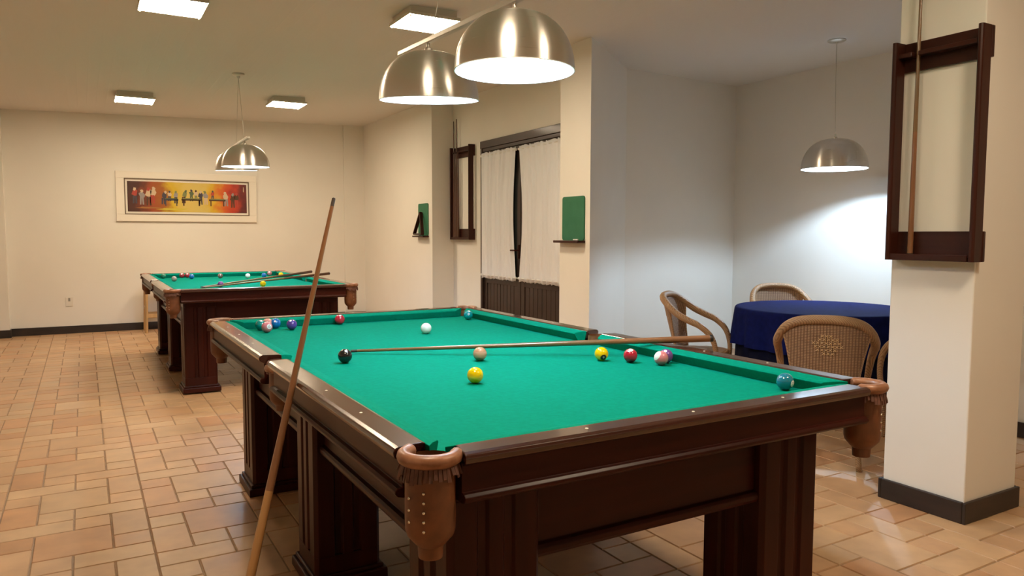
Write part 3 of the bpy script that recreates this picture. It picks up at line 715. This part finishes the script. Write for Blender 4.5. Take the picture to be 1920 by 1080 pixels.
# ------------------------------------------------------------------ painting on the far wall
def painting():
    x0, x1, z0, z1 = .40, 2.215, 1.485, 2.16
    e = thing('framed_painting', 'wide framed painting of pool players in yellow and red above the far table', 'painting', ((x0+x1)/2, YF, (z0+z1)/2))
    hw, hh = (x1-x0)/2, (z1-z0)/2
    iw, ih = .805, .245
    mb = MB()
    for a in ((-hw, hw, ih, hh), (-hw, hw, -hh, -ih), (-hw, -iw, -ih, ih), (iw, hw, -ih, ih)): mb.box(a[0], a[1], -.035, 0, a[2], a[3])
    mb.build('frame', M['cream'], e, bevel=.004)
    mb = MB(); t = .012
    for a in ((-iw, iw, ih-t, ih), (-iw, iw, -ih, -ih+t), (-iw, -iw+t, -ih+t, ih-t), (iw-t, iw, -ih+t, ih-t)): mb.box(a[0], a[1], -.038, -.01, a[2], a[3])
    mb.build('inner_fillet', mat('frame_fillet', (.16, .11, .07), .5), e)
    MB().box(-iw+t, iw-t, -.022, -.012, -ih+t, ih-t).build('mat_board', M['cream'], e)
    cw, chh = .77, .205
    m = mat('canvas_ground', (.5, .2, .02), .6)
    tc = N(m, 'ShaderNodeTexCoord'); sx = N(m, 'ShaderNodeSeparateXYZ'); nz = N(m, 'ShaderNodeTexNoise'); nz.inputs['Scale'].default_value = 6; nz.inputs['Detail'].default_value = 5
    LK(m, tc.outputs['Object'], sx.inputs[0]); LK(m, tc.outputs['Object'], nz.inputs['Vector'])
    a1 = N(m, 'ShaderNodeMath'); a1.operation = 'MULTIPLY_ADD'; a1.inputs[1].default_value = .62; a1.inputs[2].default_value = .38
    LK(m, sx.outputs[0], a1.inputs[0])
    a2 = N(m, 'ShaderNodeMath'); a2.operation = 'MULTIPLY_ADD'; a2.inputs[1].default_value = .24; LK(m, nz.outputs[0], a2.inputs[0]); LK(m, a1.outputs[0], a2.inputs[2])
    rp = N(m, 'ShaderNodeValToRGB'); cr = rp.color_ramp
    stops = [(0, (.05, .015, .01)), (.10, (.08, .02, .01)), (.2, (.33, .06, .01)), (.3, (.35, .11, .01)), (.36, (.62, .42, .01)), (.48, (.68, .50, .12)), (.6, (.66, .5, .13)), (.68, (.65, .42, .02)), (.76, (.62, .12, .01)), (.86, (.5, .04, .01)), (.93, (.16, .015, .012)), (1, (.07, .012, .01))]
    cr.elements[0].position = 0; cr.elements[0].color = (*stops[0][1], 1); cr.elements[1].position = 1; cr.elements[1].color = (*stops[-1][1], 1)
    for p, c in stops[1:-1]: el = cr.elements.new(p); el.color = (*c, 1)
    LK(m, a2.outputs[0], rp.inputs[0]); LK(m, rp.outputs[0], BS(m).inputs['Base Color'])
    pm = [m] + [mat('paint_%d' % i, c, .6) for i, c in enumerate([(.42, .05, .03), (.30, .27, .26), (.6, .45, .3), (.06, .05, .07), (.10, .13, .06), (.09, .035, .012), (.36, .14, .03), (.62, .5, .05), (.2, .22, .08)])]
    mb = MB(); mb.box(-cw, cw, -.026, -.022, -chh, chh, 0)
    Yp = -.0275
    def blob(cx, cz, rx, rz, mi, y=Yp):
        n = 9; vs = [(cx+rx*math.cos(2*PI*i/n)*(1+.25*math.sin(3.1*i+cx*40)), y, cz+rz*math.sin(2*PI*i/n)*(1+.25*math.cos(2.3*i+cz*50))) for i in range(n)]
        mb.add(vs, [tuple(range(n))], mi)
    def quad(pts, mi, y=Yp-.0005): mb.add([(x, y, z) for x, z in pts], [(0, 1, 2, 3)], mi)
    def person(x, z, s, mb_, hd=3, leg=4, lean=0.0):
        blob(x+lean*s*1.6, z+.085*s, .018*s, .022*s, hd, Yp-.001); blob(x+lean*s*.8, z+.035*s, .034*s, .048*s, mb_)
        quad([(x-.026*s, z-.10*s), (x-.008*s, z-.10*s), (x, z), (x-.024*s, z)], leg); quad([(x+.008*s, z-.10*s), (x+.026*s, z-.10*s), (x+.022*s, z), (x, z)], leg)
    def ptable(x, z, wd, mi, top):
        quad([(x-wd, z-.012), (x+wd, z-.012), (x+wd, z+.012), (x-wd, z+.012)], mi); quad([(x-wd*.9, z+.008), (x+wd*.9, z+.008), (x+wd*.86, z+.022), (x-wd*.86, z+.022)], top, Yp-.001)
        for sx_ in (-.85, .7): quad([(x+wd*sx_, z-.085), (x+wd*(sx_+.14), z-.085), (x+wd*(sx_+.14), z-.01), (x+wd*sx_, z-.01)], mi)
    person(-.68, .01, 1.05, 1, 3, 4); person(-.595, -.01, 1.0, 2, 3, 2); person(-.51, .0, 1.2, 3, 1, 6); person(-.465, .02, 1.1, 3, 3, 1, .01)
    blob(-.5, -.15, .16, .012, 7); blob(-.2, -.165, .2, .012, 8)
    ptable(-.23, -.035, .09, 4, 5); person(-.33, -.01, .9, 4, 3, 4, .02); person(-.17, .0, .85, 2, 9, 4); person(-.25, .015, .7, 3, 4, 4)
    ptable(.03, -.03, .13, 6, 9); person(-.07, .01, .9, 9, 5, 6, .02); person(.03, .03, .8, 5, 4, 5); person(.09, .03, .75, 3, 6, 9); person(.15, .0, .95, 4, 3, 4)
    ptable(.37, -.03, .11, 6, 9); person(.22, .0, .95, 2, 9, 3, -.01); person(.31, .035, .7, 1, 4, 4); person(.49, -.01, 1.0, 3, 3, 2, -.01)
    person(.58, -.03, 1.0, 6, 2, 6); person(.63, -.02, 1.0, 6, 1, 1); blob(.73, .13, .006, .04, 3)
    mb.build('canvas', pm, e)
painting()

# outlet on the far wall
ol = thing('wall_outlet', 'pale electrical outlet low on the far wall', 'outlet', (-.185, YF, .42))
MB().box(-.04, .04, -.008, 0, -.06, .06).build('cover_plate', M['plastic'], ol, bevel=.003)
MB().box(-.012, .012, -.011, -.006, .005, .05).build('socket', M['plasticd'], ol, bevel=.002)

# pale wooden stool behind the far table
st = thing('wooden_stool', 'pale wooden stool behind the left corner of the far table', 'stool', (.87, 11.02, 0))
MB().box(-.2, .2, -.16, .16, .62, .65).build('seat', M['lightwood'], st, bevel=.006)
for sx in (-1, 1):
    for sy in (-1, 1): MB().tube([(sx*.18, sy*.15, 0), (sx*.165, sy*.13, .62)], .019, 8).build('leg', M['lightwood'], st, smooth=True)
for sy in (-1, 1): MB().box(-.17, .17, sy*.143-.011, sy*.143+.011, .20, .255).build('crossbar', M['lightwood'], st, bevel=.003)
for sx in (-1, 1): MB().box(sx*.174-.011, sx*.174+.011, -.14, .14, .30, .345).build('crossbar', M['lightwood'], st, bevel=.003)

# ------------------------------------------------------------------ round table with blue cloth
RTX, RTY, RR = 4.85, 3.66, .63
rt = thing('round_table', 'round table hidden under the blue cloth', 'table', (RTX, RTY, 0))
MB().lathe([(.0001, .72), (RR-.02, .72), (RR-.012, .728), (RR-.012, .748), (RR-.02, .755), (.0001, .755)], 48).build('tabletop', M['doorw_x'], rt, smooth=True)
MB().lathe([(.0001, 0), (.28, 0), (.28, .03), (.06, .07), (.05, .4), (.06, .72), (.0001, .72)], 24).build('pedestal', M['doorw_z'], rt, smooth=True)
def cloth(z_top, z_bot, R, amp, k, ph, m, label, r_in, name):
    n = 160; rings = []
    for q in (0.02, .35, .7, .93): rings.append((R*q, z_top, 0))
    rings += [(R-.012, z_top-.001, 0), (R-.002, z_top-.008, .05), (R+.004, z_top-.022, .15)]
    steps = 9
    for i in range(1, steps+1):
        t = i/steps; rings.append((R+.006+.012*t, z_top-.022-(z_top-.022-z_bot)*t, .15+.85*t))
    vs = []
    for r_, z, a in rings:
        for i in range(n):
            th_ = 2*PI*i/n
            rr = r_+a*amp*(math.sin(k*th_+ph)+.45*math.sin(2.3*k*th_+1.3+ph))
            vs.append((rr*math.cos(th_), rr*math.sin(th_), z+(a*.004*math.sin(5*th_))))
    mb = MB(); J = len(rings)
    mb.add(vs, [(j*n+i, j*n+(i+1) % n, (j+1)*n+(i+1) % n, (j+1)*n+i) for j in range(J-1) for i in range(n)]+[tuple(range(n))])
    o = mb.build(name, m, smooth='all', loc=(RTX, RTY, 0))
    return tag(o, label, 'tablecloth')
cloth(.757, .05, RR-.018, .016, 17, .4, M['navy'], 'dark navy underskirt hanging almost to the floor below the blue cloth', 0, 'table_skirt')
cloth(.765, .485, RR+.012, .020, 15, 1.0, M['blue'], 'royal blue cloth draped over the round table', 0, 'tablecloth')

# ------------------------------------------------------------------ wicker armchairs, local +y is the sitter's front
def make_chair(label, loc, rz):
    e = thing('wicker_armchair', label, 'armchair', loc, rz, 'wicker armchairs around the blue table')
    half = [(0, -.300, .862), (.10, -.298, .858), (.19, -.275, .840), (.255, -.215, .795), (.290, -.13, .735), (.302, -.03, .690), (.300, .07, .650), (.290, .155, .575), (.277, .195, .46), (.264, .19, .32), (.254, .165, .15), (.248, .15, 0)]
    half = [(x*.87, y*.9, z*.985) for x, y, z in half]
    hp = smoothpath(half, 6)
    full = [Vector((-p.x, p.y, p.z)) for p in hp[::-1]][:-1]+hp
    rr = []
    for p in full: rr.append(.026 if p.z > .7 else (.026-.008*min(1, (.7-p.z)/.25)))
    MB().tube(full, rr, 10).build('frame_hoop', M['rattan'], e, smooth='all')
    # back panel between hoop and seat
    nu, nv = 36, 16; tops = hp[:20]; vs = []
    for i in range(nu+1):
        u = -1+2*i/nu; f = abs(u)*(len(tops)-1); a = int(min(f, len(tops)-2)); tp = tops[a].lerp(tops[a+1], f-a)
        tp = Vector((math.copysign(tp.x, u), tp.y, tp.z)); bt = Vector((.165*u, -.18+.04*u*u, .43))
        mid = tp.lerp(bt, .45); mid.x = tp.x*.27+bt.x*.73; mid.y = min(tp.y, bt.y)*.5+max(tp.y, bt.y)*.5-.012
        for j in range(nv+1):
            v = j/nv; p = tp*(1-v)**2+mid*2*v*(1-v)+bt*v*v; vs.append(p)
    k = nv+1
    mb = MB(); mb.add(vs, [(i*k+j, (i+1)*k+j, (i+1)*k+j+1, i*k+j+1) for i in range(nu) for j in range(nv)])
    bp = mb.build('back_panel', M['wicker'], e, smooth='all'); sm = bp.modifiers.new('thick', 'SOLIDIFY'); sm.thickness = .012; sm.offset = 0
    # open lattice patch: small raised strands in the middle of the back
    lt = MB()
    for r_ in range(6):
        for c_ in range(9):
            if abs(c_-4)+abs(r_-2.5)*1.3 > 4.6: continue
            x = (c_-4)*.022+(.011 if r_ % 2 else 0); z = .755-r_*.020
            u = x/.25; f = min(abs(u), 1)
            yb = -.262+.018*(.755-z)/.1+.6*x*x
            for s in (-1, 1): lt.tube([(x-.008, yb-.001*s, z-.007*s), (x+.008, yb-.001*s, z+.007*s)], .0022, 5)
    lt.build('lattice_patch', mat('pale_cane', (.5, .31, .13), .5), bp)
    for sd in (0, nu):
        MB().tube([vs[sd*k+j] for j in range(nv+1)], .009, 8).build('panel_edge', M['rattan'], e, smooth='all')
    # seat
    sp = []
    for i in range(40):
        a = 2*PI*i/40; x = .205*math.copysign(abs(math.cos(a))**.7, math.cos(a)); y = .19*math.copysign(abs(math.sin(a))**.75, math.sin(a))
        if y < 0: x *= .86
        sp.append((x, y))
    mb = MB(); mb.prism(sp, .405, .432); mb.build('seat', M['wicker'], e, bevel=.008)
    MB().tube([(x*1.03, y*1.03, .415) for x, y in sp], .016, 8, closed=True).build('seat_rim', M['rattan'], e, smooth='all')
    for sx in (-1, 1):
        MB().tube(smoothpath([(sx*.15, -.15, .42), (sx*.168, -.18, .25), (sx*.19, -.21, 0)], 5), .016, 8).build('rear_leg', M['rattan'], e, smooth='all')
        MB().tube([(sx*.17, -.17, .2), (sx*.218, .178, .2)], .010, 8).build('stretcher', M['rattan'], e, smooth='all')
    return e
def face(x, y): return math.atan2(-(RTX-x), RTY-y)
ch1 = make_chair('wicker armchair in front of the blue table, its back to the room', (3.74, 2.80, 0), math.radians(-52))
dup(ch1, (4.10, 4.18, 0), math.radians(-148), 'wicker armchair at the left of the blue table, seen from the side')
dup(ch1, (5.37, 4.44, 0), math.radians(150), 'wicker armchair behind the blue table, only its back top showing')
dup(ch1, (4.68, 2.72, 0), math.radians(-8), 'wicker armchair mostly hidden behind the square pillar')
